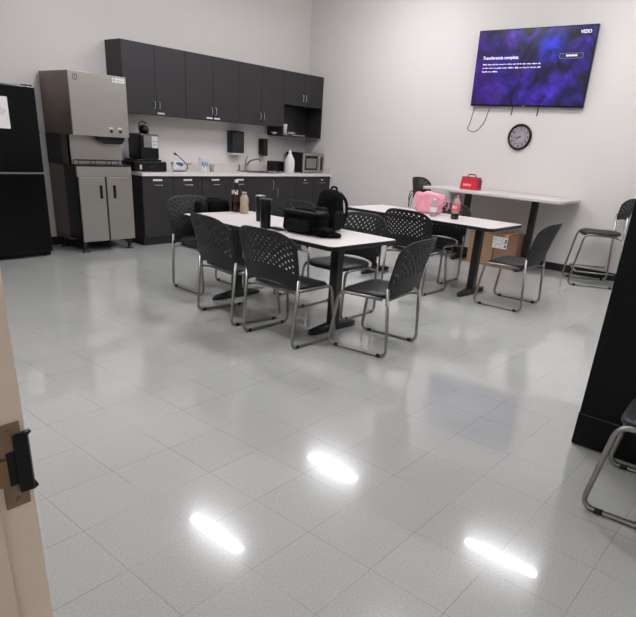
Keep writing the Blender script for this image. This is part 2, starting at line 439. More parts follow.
G = 'black perforated break room chairs'
CH_ = [((3.19, 2.96), -90, 'black perforated chair on near side of front table, nearest the camera, light through its holes'),
       ((3.25, 3.62), -98, 'black perforated chair on near side of front table, second from the camera'),
       ((3.66, 4.51), 177, 'black perforated chair at the kitchen end of the front table, black bag on its seat'),
       ((3.57, 2.41), 7, 'black perforated chair at the near right end of the front table, seen from its side'),
       ((4.07, 3.20), 90, 'black perforated chair behind the backpack on the far side of the front table'),
       ((4.20, 4.14), 90, 'black perforated chair on the far side of the front table, behind the black tumblers'),
       ((5.46, 3.24), -90, 'black perforated chair on the near side of the back table, its back toward the camera'),
       ((6.105, 3.42), 91, 'black perforated chair on the far side of the back table, behind the pink tote'),
       ((5.74, 2.27), 2, 'black perforated chair at the right end of the back table, beside the bar table'),
       ((2.72, .215), 3, 'chrome framed chair at the right edge, standing before the tall black cabinet')]
chair0 = None
for (x, y), r, lab in CH_:
    if chair0 is None:
        chair0 = make_chair('break_room_chair', lab, 'chair', G); chair0.location = (x, y, 0); chair0.rotation_euler = (0, 0, radians(r))
    else: dup(chair0, (x, y, 0), radians(r), lab)
stool0 = make_chair('counter_stool', 'tall black stool with chrome footrest at right end of the bar table', 'stool', 'tall black stools', .64, True)
stool0.location = (7.70, 2.06, 0); stool0.rotation_euler = (0, 0, radians(27))
dup(stool0, (7.70, 4.40, 0), radians(180), 'tall black stool behind the pink tote, at left end of the bar table')

# ------------------------------------------------------------------ tables
def table(name, label, cat, loc, rot, hx, hy, H, legs, group=None, footw=.29, rr=.05, dx=0.):
    t = thing(name, label, cat, loc, rot, group)
    obj('tabletop', MB().slab(0, 0, H - .030, H, hx - .002, hy - .002, rr, rnd=.002), 'table', t)
    e = MB(); n = len(rrect(0, 0, 1, 1, .1))
    rings = []
    for off, z in ((-.004, H - .034), (.003, H - .030), (.003, H - .004), (.0005, H - .001), (-.002, H - .002), (-.002, H - .032)):
        rings.append([(x, y, z) for x, y in rrect(0, 0, hx + off, hy + off, rr)])
    e.rings(rings, closed=True); obj('edge_band', e, 'blackm' if cat != 'bar table' else 'table', t)
    for y in legs:
        c = obj('column', MB().box(dx - .038, dx + .038, y - .038, y + .038, .05, H - .045), 'blackm', t, bevel=.006)
        obj('mounting_plate', MB().box(-hx * .72, hx * .72, y - .035, y + .035, H - .046, H - .034), 'blackm', t, bevel=.003)
        ft = MB()
        rings = []
        for i in range(17):
            u = -1 + 2 * i / 16
            w = .042 * (1 - abs(u) ** 6 * .55); hgt = .03 + .042 * (1 - abs(u)) ** .8
            if abs(u) == 1: w *= .5; hgt *= .6
            rings.append([(dx + u * footw, y + w * cos(a) , .006 + hgt * (.5 + .5 * sin(a)) if sin(a) > -.3 else .006) for a in [2 * pi * k / 14 for k in range(14)]])
        f = obj('foot', ft.rings(rings), 'blackm', t, smooth=True)
        for s in (-1, 1): obj('leveler', MB().lathe([(.016, 0), (.016, .008)], (dx + s * (footw - .04), y, 0), 12), 'rubber', f)
    return t
TR = -radians(3.0)
table('dining_table', 'white topped pedestal table in front, carrying black bags and tumblers', 'table', (3.68, 3.535, 0), TR, .395, .935, .737, (-.695, .56), 'white pedestal tables', footw=.28, dx=-.055)
table('dining_table', 'white topped pedestal table further back, carrying the pink tote', 'table', (5.95, 3.42, 0), radians(-.5), .375, .935, .737, (-.69, .60), 'white pedestal tables', footw=.28, dx=-.12)
table('bar_table', 'long white counter height table against the television wall', 'bar table', (7.74, 3.45, 0), 0, .375, .97, .945, (-.52, .44), footw=.26)

# ------------------------------------------------------------------ kitchen cabinets
UF = BY - .35
def handle_v(p, x, y, z0, z1, r=.005):
    obj('handle', MB().tube([(x, y, z0), (x, y - .028, z0 + .006), (x, y - .028, z1 - .006), (x, y, z1)], r, 8, bend=.012, seg=3), 'chromed', p, smooth=True)
def handle_h(p, y, x0, x1, z, r=.005):
    obj('handle', MB().tube([(x0, y, z), (x0 + .006, y - .028, z), (x1 - .006, y - .028, z), (x1, y, z)], r, 8, bend=.012, seg=3), 'chromed', p, smooth=True)
def wall_cab(x0, x1, zb, zt, label, stick=(), openz=None):
    t = thing('wall_cabinet', label, 'cabinet', (x0, UF, 0), 0, 'dark wall cabinets')
    w = x1 - x0; d = BY - UF
    body = MB()
    zc = zb if openz is None else openz
    if openz is None: body.box(0, w, .022, d, zb, zt)
    else:
        body.box(0, w, .022, d, zb, zt)
        body.box(0, .02, .0, d, openz, zb).box(w - .02, w, .0, d, openz, zb).box(.02, w - .02, d - .01, d, openz + .02, zb)
    obj('carcass', body, 'laminate', t, bevel=.001)
    if openz is not None: obj('shelf', MB().box(-.0, w, 0, d - .01, openz - .02, openz), 'lamin_in', t, bevel=.001)
    for k in (0, 1):
        dx0 = .002 + k * w / 2; dx1 = w / 2 * (k + 1) - .002
        dr = obj('door', MB().box(dx0, dx1, 0, .020, zb + .002, zt - .002), 'laminate', t, bevel=.0015)
        hx = w / 2 + (-.035 if k == 0 else .035)
        handle_v(dr, hx, 0, zb + .07, zb + .165)
        if k in stick:
            sx = w / 2 + (-.12 if k == 0 else .015)
            obj('label_sticker', MB().box(sx, sx + .105, -.0012, 0, zb + .016, zb + .034), 'paper', dr)
    return t
wall_cab(4.39, 5.325, 1.60, 2.40, 'dark two door wall cabinet nearest the ice machine, above the coffee maker', (1,))
wall_cab(5.327, 6.262, 1.60, 2.40, 'dark two door wall cabinet second from the ice machine, above the foam cup', (0, 1))
wall_cab(6.264, 7.198, 1.60, 2.40, 'dark two door wall cabinet above the sink, next to the open shelf', ())
wall_cab(7.20, RX - .004, 1.925, 2.40, 'short dark wall cabinet with open shelf above the microwave', (), 1.48)

BF = BY - .62
CT = .876
def base_cab(x0, x1, fronts, label, endpanel=False):
    t = thing('base_cabinet', label, 'cabinet', (x0, BF, 0), 0, 'dark base cabinets')
    w = x1 - x0; d = BY - BF - .004
    obj('carcass', MB().box(0, w, .022, d, .10, CT), 'laminate', t, bevel=.001)
    obj('toe_kick', MB().box(0, w, .03, d, 0, .10), 'kick', t)
    for (a, b, kind, hz) in fronts:
        a -= x0; b -= x0
        dr = obj('door', MB().box(a + .002, b - .002, 0, .020, .105, CT - .004), 'laminate', t, bevel=.0015)
        c = (a + b) / 2
        if kind == 'h':
            handle_h(dr, 0, c - .06, c + .06, .765)
            obj('label_sticker', MB().box(c - .075, c + .065, -.0012, 0, .815, .838), 'paper', dr)
        elif kind == 'r': handle_v(dr, b - .05, 0, hz - .07, hz + .07)
        elif kind == 'l': handle_v(dr, a + .05, 0, hz - .07, hz + .07)
        elif kind == 's':
            handle_h(dr, 0, c - .06, c + .06, .775, .004)
            obj('label_sticker', MB().box(c - .02, c + .02, -.0012, 0, .81, .83), 'paper', dr)
    return t
base_cab(4.41, 5.37, ((4.41, 4.88, 'h', 0), (4.88, 5.37, 'h', 0)), 'dark base cabinet beside the ice machine, below the coffee maker')
base_cab(5.372, 6.30, ((5.372, 5.84, 'h', 0), (5.84, 6.30, 'h', 0)), 'dark base cabinet below the foam cup, with horizontal pulls')
base_cab(6.302, 7.28, ((6.302, 6.79, 'r', .74), (6.79, 7.28, 'l', .63)), 'dark sink base cabinet with two vertical chrome pulls')
base_cab(7.282, RX - .004, ((7.282, 7.71, 's', 0), (7.71, RX - .006, 's', 0)), 'dark base cabinet in the corner, below the microwave')

kc = thing('kitchen_counter', 'long white countertop running over the dark base cabinets', 'countertop', (0, 0, 0))
CZ = CT + .040
cf = BY - .65
SX0, SX1, SY0, SY1 = 6.40, 7.02, 6.82, 7.20
top = MB().box(4.395, SX0, cf, BY - .003, CT + .001, CZ).box(SX1, RX - .003, cf, BY - .003, CT + .001, CZ).box(SX0, SX1, cf, SY0, CT + .001, CZ).box(SX0, SX1, SY1, BY - .003, CT + .001, CZ)
obj('countertop', top, 'counter', kc)
struct('trim_1', MB().box(4.395, RX, BY - .022, BY, CZ, CZ + .10), 'splash', bevel=.003)
struct('trim_2', MB().box(RX - .022, RX, cf + .02, BY - .0225, CZ, CZ + .10), 'splash', bevel=.003)

sk = thing('kitchen_sink', 'stainless drop-in sink in the white countertop, below the paper towel dispenser', 'sink', (6.71, 7.01, CZ))
hx, hy = (SX1 - SX0) / 2, (SY1 - SY0) / 2
def rr(off, z, r=.05): return [(x, y, z) for x, y in rrect(0, 0, hx + off, hy + off, r + off if r + off > .01 else .01, 5)]
obj('rim', MB().rings([rr(.028, .0005), rr(.026, .006), rr(-.004, .006), rr(-.004, .0005)], closed=True), 'sinkm', sk)
obj('basin', MB().rings([rr(-.004, .004), rr(-.012, -.02), rr(-.02, -.034), ], cap0=False), 'sinkm', sk)

fc = thing('faucet', 'chrome single lever faucet standing behind the sink', 'faucet', (6.66, 7.27, CZ))
obj('base', MB().lathe([(.028, 0), (.028, .008), (.02, .016), (.018, .075), (.014, .085)]), 'sinkm', fc, smooth=True)
obj('spout', MB().tube([(0, 0, .06), (.05, -.03, .15), (.17, -.10, .185), (.20, -.115, .165)], .012, 12, bend=.05), 'sinkm', fc, smooth=True)
obj('lever', MB().tube([(-.005, 0, .08), (.0, .0, .15), (.035, .0, .22)], lambda u: .011 - .004 * u, 10, bend=.03), 'sinkm', fc, smooth=True)
obj('sprayer', MB().lathe([(.018, 0), (.016, .01), (.011, .05), (.014, .08), (.008, .09)], (-.14, 0, 0)), 'sinkm', fc, smooth=True)

# ------------------------------------------------------------------ refrigerator
fr = thing('refrigerator', 'black top freezer refrigerator at the left, paper taped on its upper door', 'refrigerator', (2.77, 6.69, 0))
w = .38
obj('body', MB().box(-w, w, .075, .64, .05, 1.755), 'fridge', fr, bevel=.006)
ud = obj('upper_door', MB().box(-w, w, 0, .068, .912, 1.76), 'fridge', fr, bevel=.012)
ld = obj('lower_door', MB().box(-w, w, 0, .068, .055, .902), 'fridge', fr, bevel=.012)
obj('door_gap_trim', MB().box(-w + .004, w - .002, .004, .075, .9025, .9115), 'chromed', fr)
obj('hinge', MB().box(w - .10, w - .02, .01, .12, 1.755, 1.773), 'blackm', fr, bevel=.004)
obj('toe_grille', MB().box(-w + .01, w - .01, .05, .075, .012, .052), 'cabinet', fr)
for x in (-w + .06, w - .06): obj('foot', MB().lathe([(.022, 0), (.022, .02), (.012, .05)], (x, .10, 0), 12), 'rubber', fr)
obj('handle', MB().tube([(-w + .05, 0, .95), (-w + .05, -.04, .97), (-w + .05, -.04, 1.36), (-w + .05, 0, 1.38)], .011, 10, bend=.02), 'fridge', ud, smooth=True)
obj('handle', MB().tube([(-w + .05, 0, .48), (-w + .05, -.04, .5), (-w + .05, -.04, .86), (-w + .05, 0, .88)], .011, 10, bend=.02), 'fridge', ld, smooth=True)
nt_ = thing('paper_notice', 'white paper notice taped to the black refrigerator door', 'notice', (2.745, 6.688, 1.34))
obj('sheet', MB().box(-.10, .107, -.0012, 0.0005, 0, .30), 'paper', nt_)
ln = MB()
for k, (a, b) in enumerate(((.02, .06), (.03, .07), (.02, .08), (.03, .085), (.02, .05))): ln.box(a - .03, b, -.0018, -.0012, .13 + .014 * k, .1335 + .014 * k)
obj('print_lines', ln, 'print', nt_)
obj('appliance_cord', MB().tube([(3.30, 7.345, 1.02), (3.33, 7.34, 1.12), (3.32, 7.34, 1.2), (3.38, 7.342, 1.27), (3.46, 7.345, 1.32)], .006, 6, bend=.04), 'wire', None, smooth=True)
tag(bpy.data.objects['appliance_cord'], 'thin grey cord on the wall between refrigerator and ice machine', 'cord')

# ------------------------------------------------------------------ ice machine
im = thing('ice_dispenser', 'stainless countertop ice dispenser on a two door stainless stand', 'ice machine', (3.86, 6.66, 0))
w = .35
head = obj('head_housing', MB().box(-w, w, .012, .66, 1.315, 1.96), 'steelside_reflect', im, bevel=.006)
fp = obj('head_front_panel', MB().box(-w - .001, w + .001, 0, .016, 1.312, 1.962), 'steel', im, bevel=.005)
# round emblem
em = MB().lathe([(.030, 0), (.030, .002), (.0, .0022)], n=24)
e1 = obj('emblem', em, 'ltgrey', fp); e1.rotation_euler = (pi / 2, 0, 0); e1.location = (-w + .075, 0, 1.90)
e2 = MB(); ring = []
for r, z in ((.030, .002), (.030, .0036), (.021, .0036), (.021, .002)): ring.append([(r * cos(2 * pi * k / 24), r * sin(2 * pi * k / 24), z) for k in range(24)])
obj('emblem_ring', e2.rings(ring, closed=True), 'emb', e1)
obj('emblem_mark', MB().box(-.006, .006, -.014, .014, .002, .0034), 'emb', e1)
obj('brand_label', MB().box(w - .175, w - .02, -.0015, 0, 1.895, 1.94), 'paper', fp)
obj('brand_mark', MB().box(w - .16, w - .145, -.0022, -.0014, 1.906, 1.93).box(w - .13, w - .04, -.0022, -.0014, 1.912, 1.918), 'print', fp)
for x, c in ((.12, 'blackm'), (.235, 'blackm')):
    o = obj('push_button', MB().lathe([(.017, 0), (.016, .012), (.006, .014)], n=16), c, fp); o.rotation_euler = (pi / 2, 0, 0); o.location = (x, 0, 1.375)
    obj('button_label', MB().box(x - .026, x + .022, -.0015, 0, 1.402, 1.418), 'paper', fp)
obj('recess_panel', MB().box(-w + .0, w - .04, .14, .16, 1.0, 1.314), 'steel', im)
obj('column_housing', MB().box(-w, -w + .02, .30, .66, .98, 1.314).box(w - .06, w - .04, .16, .66, 1.0, 1.314).box(-w, w - .04, .64, .66, 1.0, 1.314), 'black', im)
obj('column_front_flange', MB().box(-w, -w + .02, .14, .30, 1.0, 1.314), 'steeldark', im)
sh = [(-.02, 1.315, .02, .30), (.30, 1.315, .02, .30)]
chute = MB().rings([[(-.03, .03, 1.313), (.31, .03, 1.313), (.31, .13, 1.313), (-.03, .13, 1.313)], [(-.0, .04, 1.27), (.305, .04, 1.27), (.305, .13, 1.27), (-.0, .13, 1.27)], [(.06, .06, 1.235), (.28, .06, 1.235), (.28, .125, 1.235), (.06, .125, 1.235)]])
obj('dispenser_chute', chute, 'black', im, bevel=.004)
obj('drip_tray', MB().box(-w, w, -.004, .62, .985, 1.004), 'black', im, bevel=.004)
gr = MB()
zr = 1.05
gr.tube([(-w + .03, .02, zr), (w - .08, .02, zr), (w - .08, .125, zr), (-w + .03, .125, zr)], .0045, 6, bend=.02, closed=True, seg=3)
for x in (-w + .04, -.1, .1, w - .09):
    for y in (.02, .125): gr.tube([(x, y, 1.0), (x, y, zr)], .004, 6)
for k in range(9): gr.tube([(-w + .06 + k * .065, .02, 1.008), (-w + .06 + k * .065, .125, 1.008)], .003, 5)
obj('drip_rail', gr, 'black', im, smooth=True)
st = obj('stand_cabinet', MB().box(-w, w, .03, .30, .15, .98), 'black', im)  # black colour stands in for shade on the cabinet side
obj('stand_rear_housing', MB().box(-w + .002, w - .002, .30, .655, .12, .98), 'steelside_reflect', im)
obj('apron', MB().box(-w, w, 0, .03, .872, .984), 'steel', im, bevel=.003)
for k in (0, 1):
    x0 = -w + .012 if k == 0 else .012; x1 = -.008 if k == 0 else w + .002
    d = obj('door', MB().box(x0, x1, 0, .028, .13, .868), 'steel', im, bevel=.004)
    hx = -.068 if k == 0 else .108
    obj('pocket_handle', MB().box(hx - .019, hx + .019, -.003, .0, .625, .775), 'black', d, bevel=.004)
for x in (-w + .05, w - .05):
    for y in (.06, .56):
        obj('leg', MB().lathe([(.05, 0), (.05, .006), (.02, .010), (.018, .04), (.028, .07), (.032, .155)], (x, y, 0), 14), 'blackm', im, smooth=True)
cc = MB()
for k in range(3):
    pts = [(4.275 + .02 * sin(2 * pi * j / 14) + .008 * k, 7.30 - .02 * k, 1.10 + .10 * cos(2 * pi * j / 14) + .01 * k) for j in range(14)]
    cc.tube(pts, .006, 6, closed=True)
cc.tube([(4.28, 7.30, 1.0), (4.27, 7.30, .96), (4.40, 7.29, .925)], .006, 6, bend=.02)
tag(obj('coiled_cable', cc, 'wire', None, smooth=True), 'grey coiled cable hanging between the ice machine and coffee maker', 'cable')

# ------------------------------------------------------------------ counter items
cm = thing('coffee_maker', 'black single serve coffee brewer standing on a pod drawer', 'coffee maker', (4.64, 6.86, CZ))
# local: front at y=0
b1 = obj('pod_drawer', MB().box(-.255, .235, .0, .32, .004, .125), 'black', cm, bevel=.01)
obj('drawer_step', MB().box(-.20, .17, .02, .30, .125, .150), 'black', cm, bevel=.006)
obj('drawer_tag', MB().box(-.175, -.145, -.0015, .001, .03, .085), 'ltgrey', b1)
obj('drawer_knob', MB().box(-.04, .04, -.012, 0, .055, .07), 'blackm', b1, bevel=.004)
obj('brewer_body', MB().box(-.14, .14, .02, .30, .152, .455), 'black', cm, bevel=.015)
obj('display_panel', MB().box(-.085, .125, .016, .022, .295, .435), 'grey', cm)
obj('control_panel', MB().box(.03, .12, .0125, .0165, .29, .43), 'ltgrey', cm)
obj('panel_marks', MB().box(.04, .11, .0115, .0127, .325, .332).box(.04, .11, .0115, .0127, .365, .372), 'grey', cm)
obj('brewer_lid', MB().sell((-.01, .12, .50), .062, .07, .06, 1, 1), 'black', cm, smooth=True)
obj('lid_handle', MB().tube([(-.06, .12, .455), (-.085, .12, .53), (-.065, .12, .59), (-.01, .12, .60), (.03, .12, .575)], .010, 8, bend=.04), 'blackm', cm, smooth=True)
obj('drip_base', MB().slab(.0, .06, .150, .165, .11, .05, .02), 'blackm', cm)

pk = thing('wipes_packet', 'crumpled blue and white packet beside the coffee maker', 'packet', (5.14, 6.98, CZ + .010))
def crump(k):
    def f(x, y, z):
        n = 1 + .16 * sin(5 * x + 3 * z + k) * cos(4 * y - 2 * z + k)
        return x * n, y * n, z * n
    return f
obj('packet_body', MB().sell((0, 0, .062), .095, .05, .062, .7, .6, fn=crump(1)), 'white', pk, smooth=True)
obj('blue_band', MB().sell((.0, -.004, .085), .088, .052, .026, .6, .6, fn=crump(2)), 'blue', pk, smooth=True)
pc = MB().tube([(5.02, 6.93, CZ + .008), (5.10, 6.90, CZ + .008), (5.22, 6.91, CZ + .012), (5.262, 6.92, CZ + .05), (5.255, 6.93, CZ + .10), (5.17, 6.95, CZ + .17), (5.11, 6.97, CZ + .225)], .006, 8, bend=.04)
pc.tube([(5.25, 6.93, CZ + .10), (5.33, 6.93, CZ + .105)], .005, 8).tube([(5.115, 6.97, CZ + .215), (5.085, 6.98, CZ + .235)], .013, 8)
tag(obj('power_cord', pc, 'rubber', None, smooth=True), 'black power cord looping over the blue and white packet', 'cord')

fcup = thing('foam_cup', 'tall white foam cup with blue print on the countertop', 'cup', (5.57, 6.97, CZ))
obj('cup', MB().lathe([(.050, 0), (.053, .02), (.068, .175), (.072, .18), (.072, .19), (.067, .19), (.060, .15), (.045, .012)], n=24), 'foam', fcup, smooth=True)
bp_ = MB()
for k in range(10):
    a = -2.6 + k * .22; z = .10 + .022 * sin(k * 2.1)
    r = .054 + .015 * (z - .02) / .155 + .001
    bp_.add([((r) * cos(a), (r) * sin(a), z - .022), ((r) * cos(a + .19), r * sin(a + .19), z - .016), ((r + .004) * cos(a + .17), (r + .004) * sin(a + .17), z + .028), ((r + .004) * cos(a), (r + .004) * sin(a), z + .018)], [(0, 1, 2, 3)])
obj('blue_print', bp_, 'blue', fcup)
sc_ = thing('drinking_glass', 'small pale plastic glass standing right of the foam cup', 'glass', (5.73, 6.98, CZ))
obj('glass', MB().lathe([(.028, 0), (.034, .10), (.031, .10), (.026, .006)], n=20), 'clear', sc_, smooth=True)

# wall dispensers
pt_ = thing('paper_towel_dispenser', 'wide smoked black paper towel dispenser on the wall above the sink', 'dispenser', (6.465, 7.23, 0))
obj('cover', MB().box(-.125, .125, 0, .129, 1.172, 1.485), 'navy', pt_, bevel=.018)
obj('towel_mouth', MB().box(-.11, .11, .01, .128, 1.145, 1.178), 'ltgrey', pt_, bevel=.008)
obj('side_latch', MB().box(-.03, .03, .03, .10, 1.483, 1.491), 'black', pt_, bevel=.002)
sd = thing('soap_dispenser', 'narrow black soap dispenser on the wall right of the paper towels', 'dispenser', (7.065, 7.25, 0))
obj('wall_plate', MB().box(-.05, .05, .09, .110, 1.17, 1.38), 'blackm', sd)
obj('cover', MB().box(-.06, .06, 0, .1095, 1.16, 1.405), 'black', sd, bevel=.018)
obj('push_bar', MB().box(-.045, .045, -.012, .05, 1.148, 1.19), 'blackm', sd, bevel=.008)

kb = thing('toaster', 'small black toaster on the counter left of the white bottle', 'toaster', (7.15, 7.125, CZ))
obj('toaster_body', MB().box(-.10, .16, -.08, .08, .012, .165), 'black', kb, bevel=.02)
obj('slot', MB().box(-.07, .13, -.03, -.01, .164, .1665).box(-.07, .13, .01, .03, .164, .1665), 'rubber', kb)
for x in (-.08, .14):
    for y in (-.06, .06): obj('foot', MB().lathe([(.01, 0), (.01, .014)], (x, y, 0), 8), 'rubber', kb)
tw = thing('dish_cloth', 'crumpled dark grey dish cloth by the sink rim', 'cloth', (6.78, 6.775, CZ))
def cl(x, y, z): return x * (1 + .2 * sin(7 * y)), y * (1 + .2 * cos(6 * x)), (z * (1 + .25 * sin(9 * x + 4 * y))) if z > 0 else z
obj('cloth', MB().sell((0, 0, .016), .09, .035, .016, .8, .8, fn=cl), 'grey', tw, smooth=True)

wb = thing('cleaner_bottle', 'tall white plastic bottle standing between toaster and microwave', 'bottle', (7.32, 6.94, CZ))
obj('bottle', MB().lathe([(.070, 0), (.078, .008), (.082, .15), (.078, .19), (.052, .245), (.028, .285), (.024, .295)], n=24), 'white', wb, smooth=True)
obj('cap', MB().lathe([(.027, .293), (.027, .318), (.013, .325), (.010, .348), (.004, .352)], n=16), 'white', wb, smooth=True)

mw = thing('microwave', 'stainless fronted black microwave in the counter corner', 'microwave', (7.84, 6.88, CZ))
obj('case', MB().box(-.255, .255, .02, .40, .012, .312), 'black', mw, bevel=.006)
fpn = obj('front_frame', MB().box(-.257, .257, 0, .022, .008, .316), 'steel', mw, bevel=.006)
obj('door_window', MB().box(-.215, .10, -.004, .001, .05, .275), 'glassd', mw, bevel=.01)
obj('window_mesh', MB().box(-.185, .07, -.0055, -.0035, .075, .23), 'grey', mw)
obj('control_panel', MB().box(.145, .235, -.004, .001, .05, .255), 'glassd', mw, bevel=.004)
obj('handle', MB().tube([(.125, 0, .05), (.125, -.03, .06), (.125, -.03, .245), (.125, 0, .255)], .009, 10, bend=.015), 'chromed', mw, smooth=True)
for x in (-.22, .22):
    for y in (.06, .36): obj('foot', MB().lathe([(.014, 0), (.014, .014)], (x, y, 0), 10), 'rubber', mw)

pcu = thing('paper_cup', 'white paper cup on the open shelf under the short wall cabinet', 'cup', (7.30, 7.07, 1.48))
obj('cup', MB().lathe([(.034, .0), (.048, .155), (.050, .158), (.048, .162), (.044, .155), (.030, .006)], n=20), 'foam', pcu, smooth=True)
pb = thing('plastic_bag', 'crumpled clear white bag lying on the open shelf beside the paper cup', 'bag', (7.47, 7.10, 1.482))
obj('bag', MB().sell((0, 0, .027), .105, .05, .027, .9, .8, fn=crump(3)), 'clear', pb, smooth=True)
pb2 = thing('paper_plate_stack', 'small white paper plates leaning beside the paper cup on the shelf', 'plates', (7.235, 7.20, 1.48))
obj('plates', MB().lathe([(.03, 0), (.05, .004), (.075, .035), (.078, .036), (.06, .012), (.03, .006)], n=20), 'foam', pb2, smooth=True)

# ------------------------------------------------------------------ items on the front table
TZ = .738
def tpt(u, v):   # front-table coordinates
    return (3.68 + u * cos(TR) - v * sin(TR), 3.535 + u * sin(TR) + v * cos(TR), TZ)
c1 = thing('cola_bottle', 'dark cola bottle at the kitchen end of the front table', 'bottle', (3.93, 4.42, TZ))
obj('bottle', MB().lathe([(.038, 0), (.044, .01), (.044, .07), (.040, .10), (.044, .13), (.044, .20), (.032, .235), (.016, .265), (.015, .275)], n=20), 'cola', c1, smooth=True)
obj('label', MB().lathe([(.0448, .10), (.0452, .102), (.0452, .205), (.0448, .207)], n=20), 'brownlabel', c1, smooth=True)
wl = MB()
for k, (h0, h1) in enumerate(((.165, .205), (.165, .20), (.175, .205), (.165, .19), (.165, .205))):
    a = pi + .05 + (k - 1.5) * .34
    wl.add([(.0465 * cos(a), .0465 * sin(a), h0), (.0465 * cos(a + .26), .0465 * sin(a + .26), h0), (.0465 * cos(a + .26), .0465 * sin(a + .26), h1), (.0465 * cos(a), .0465 * sin(a), h1)], [(0, 1, 2, 3)])
obj('label_lettering', wl, 'paper', c1)
obj('cap', MB().lathe([(.017, .272), (.017, .293), (.014, .296)], n=16), 'paper', c1, smooth=True)
c2 = thing('iced_coffee_bottle', 'short tan drink bottle beside the dark cola bottle', 'bottle', (3.925, 4.30, TZ))
obj('bottle', MB().lathe([(.036, 0), (.041, .008), (.041, .05), (.037, .08), (.041, .11), (.038, .145), (.024, .168), (.022, .175)], n=20), 'tan', c2, smooth=True)
obj('cap', MB().lathe([(.024, .172), (.024, .195), (.020, .198)], n=16), 'clear', c2, smooth=True)
def tumbler(loc, label, H=.225, R=.045):
    t = thing('tumbler', label, 'tumbler', loc, 0, 'black tumblers')
    obj('cup', MB().lathe([(R * .80, 0), (R * .86, .006), (R * .90, H * .5), (R * .97, H * .72), (R * .97, H * .93), (R * .92, H * .95)], n=24), 'black', t, smooth=True)
    obj('lid', MB().lathe([(R * 1.06, H * .94), (R * 1.08, H * .97), (R * 1.0, H), (R * .3, H)], n=24), 'blackm', t, smooth=True)
    return t
t1 = tumbler((3.69, 3.83, TZ), 'black tumbler with a clear grey lid, behind the taller one', .215, .045)
obj('slide_cover', MB().box(-.04, .03, -.025, .025, .213, .222), 'ltgrey', t1, bevel=.003)
tumbler((3.43, 3.50, TZ), 'black tumbler with flat black lid, nearest the chair backs', .235, .049)
sb = thing('phone', 'black phone lying on the front table between tumbler and duffel bag', 'phone', (3.475, 3.41, TZ), radians(80))
obj('phone_body', MB().slab(0, 0, 0, .012, .075, .036, .012, rnd=.003), 'black', sb)

def lump(k, amp=.06):
    def f(x, y, z):
        n = 1 + amp * (sin(4.1 * x + 2.3 * z + k) * cos(3.3 * y + k) + .6 * sin(9 * x - 7 * z + 2 * k))
        return x * n, y * n, z * n if z > -.5 else z
    return f
db = thing('duffel_bag', 'black soft duffel bag lying on the front table', 'bag', (3.56, 3.17, TZ), radians(93))
obj('bag_body', MB().sell((0, 0, .085), .175, .105, .085, .32, .38, n=40, m=22, fn=lump(1.2, .035)), 'fabric', db, smooth=True)
obj('bag_top', MB().sell((.0, .0, .160), .180, .108, .018, .4, .38, n=32, fn=lump(2.)), 'fabric2', db, smooth=True)
obj('front_pocket', MB().sell((-.0, .095, .065), .12, .03, .05, .5, .5, fn=lump(.4)), 'fabric2', db, smooth=True)
obj('carry_handle', MB().tube([(-.16, .0, .155), (-.10, .03, .185), (.06, .03, .19), (.15, .0, .165)], .008, 8, bend=.05), 'fabric2', db, smooth=True)
obj('shoulder_strap', MB().tube([(-.14, .06, .05), (-.20, .07, .022), (-.27, .05, .018), (-.33, -.01, .018), (-.30, -.06, .018), (-.2, -.06, .025)], .016, 8, bend=.06), 'fabric', db, smooth=True)
obj('pocket_flap', MB().sell((-.19, .03, .035), .08, .07, .034, .6, .6, fn=lump(3.1, .1)), 'fabric', db, smooth=True)

bk = thing('backpack', 'black backpack standing upright behind the duffel bag', 'backpack', (3.90, 3.21, TZ), radians(80))
def packf(x, y, z):
    s = 1 - .22 * max(0, z) ** 2
    n = 1 + .05 * sin(5 * z + 3 * x)
    return x * s * n, y * (1 - .25 * z) * n, z
obj('pack_body', MB().sell((0, 0, .165), .125, .085, .165, .55, .6, n=36, m=22, fn=packf), 'fabric', bk, smooth=True)
obj('front_pocket', MB().sell((0, .085, .10), .09, .03, .085, .5, .55, fn=lump(.8)), 'fabric2', bk, smooth=True)
obj('side_pocket', MB().sell((-.125, .01, .09), .022, .05, .075, .6, .6, fn=lump(1.8)), 'fabric2', bk, smooth=True)
obj('top_handle', MB().tube([(-.04, -.03, .31), (-.03, -.035, .345), (.03, -.035, .345), (.04, -.03, .31)], .009, 8, bend=.02), 'fabric2', bk, smooth=True)
for s in (-1, 1):
    obj('shoulder_strap', MB().tube([(s * .05, -.06, .30), (s * .07, -.12, .24), (s * .08, -.125, .12), (s * .09, -.075, .03)], .014, 8, bend=.06), 'fabric2', bk, smooth=True)

tb = thing('tote_bag', 'black tote bag sitting on the chair seat at the kitchen end', 'bag', (3.775, 4.60, .459), radians(-4))
obj('bag_body', MB().sell((.045, 0, .19), .125, .085, .19, .35, .4, fn=lump(2.4, .03)), 'fabric', tb, smooth=True)
obj('side_pocket', MB().sell((-.125, 0, .185), .045, .07, .185, .4, .5, fn=lump(.2, .03)), 'fabric2', tb, smooth=True)
obj('strap', MB().tube([(-.05, 0, .365), (-.04, .05, .385), (.10, .05, .385), (.14, 0, .365)], .008, 8, bend=.03), 'fabric2', tb, smooth=True)

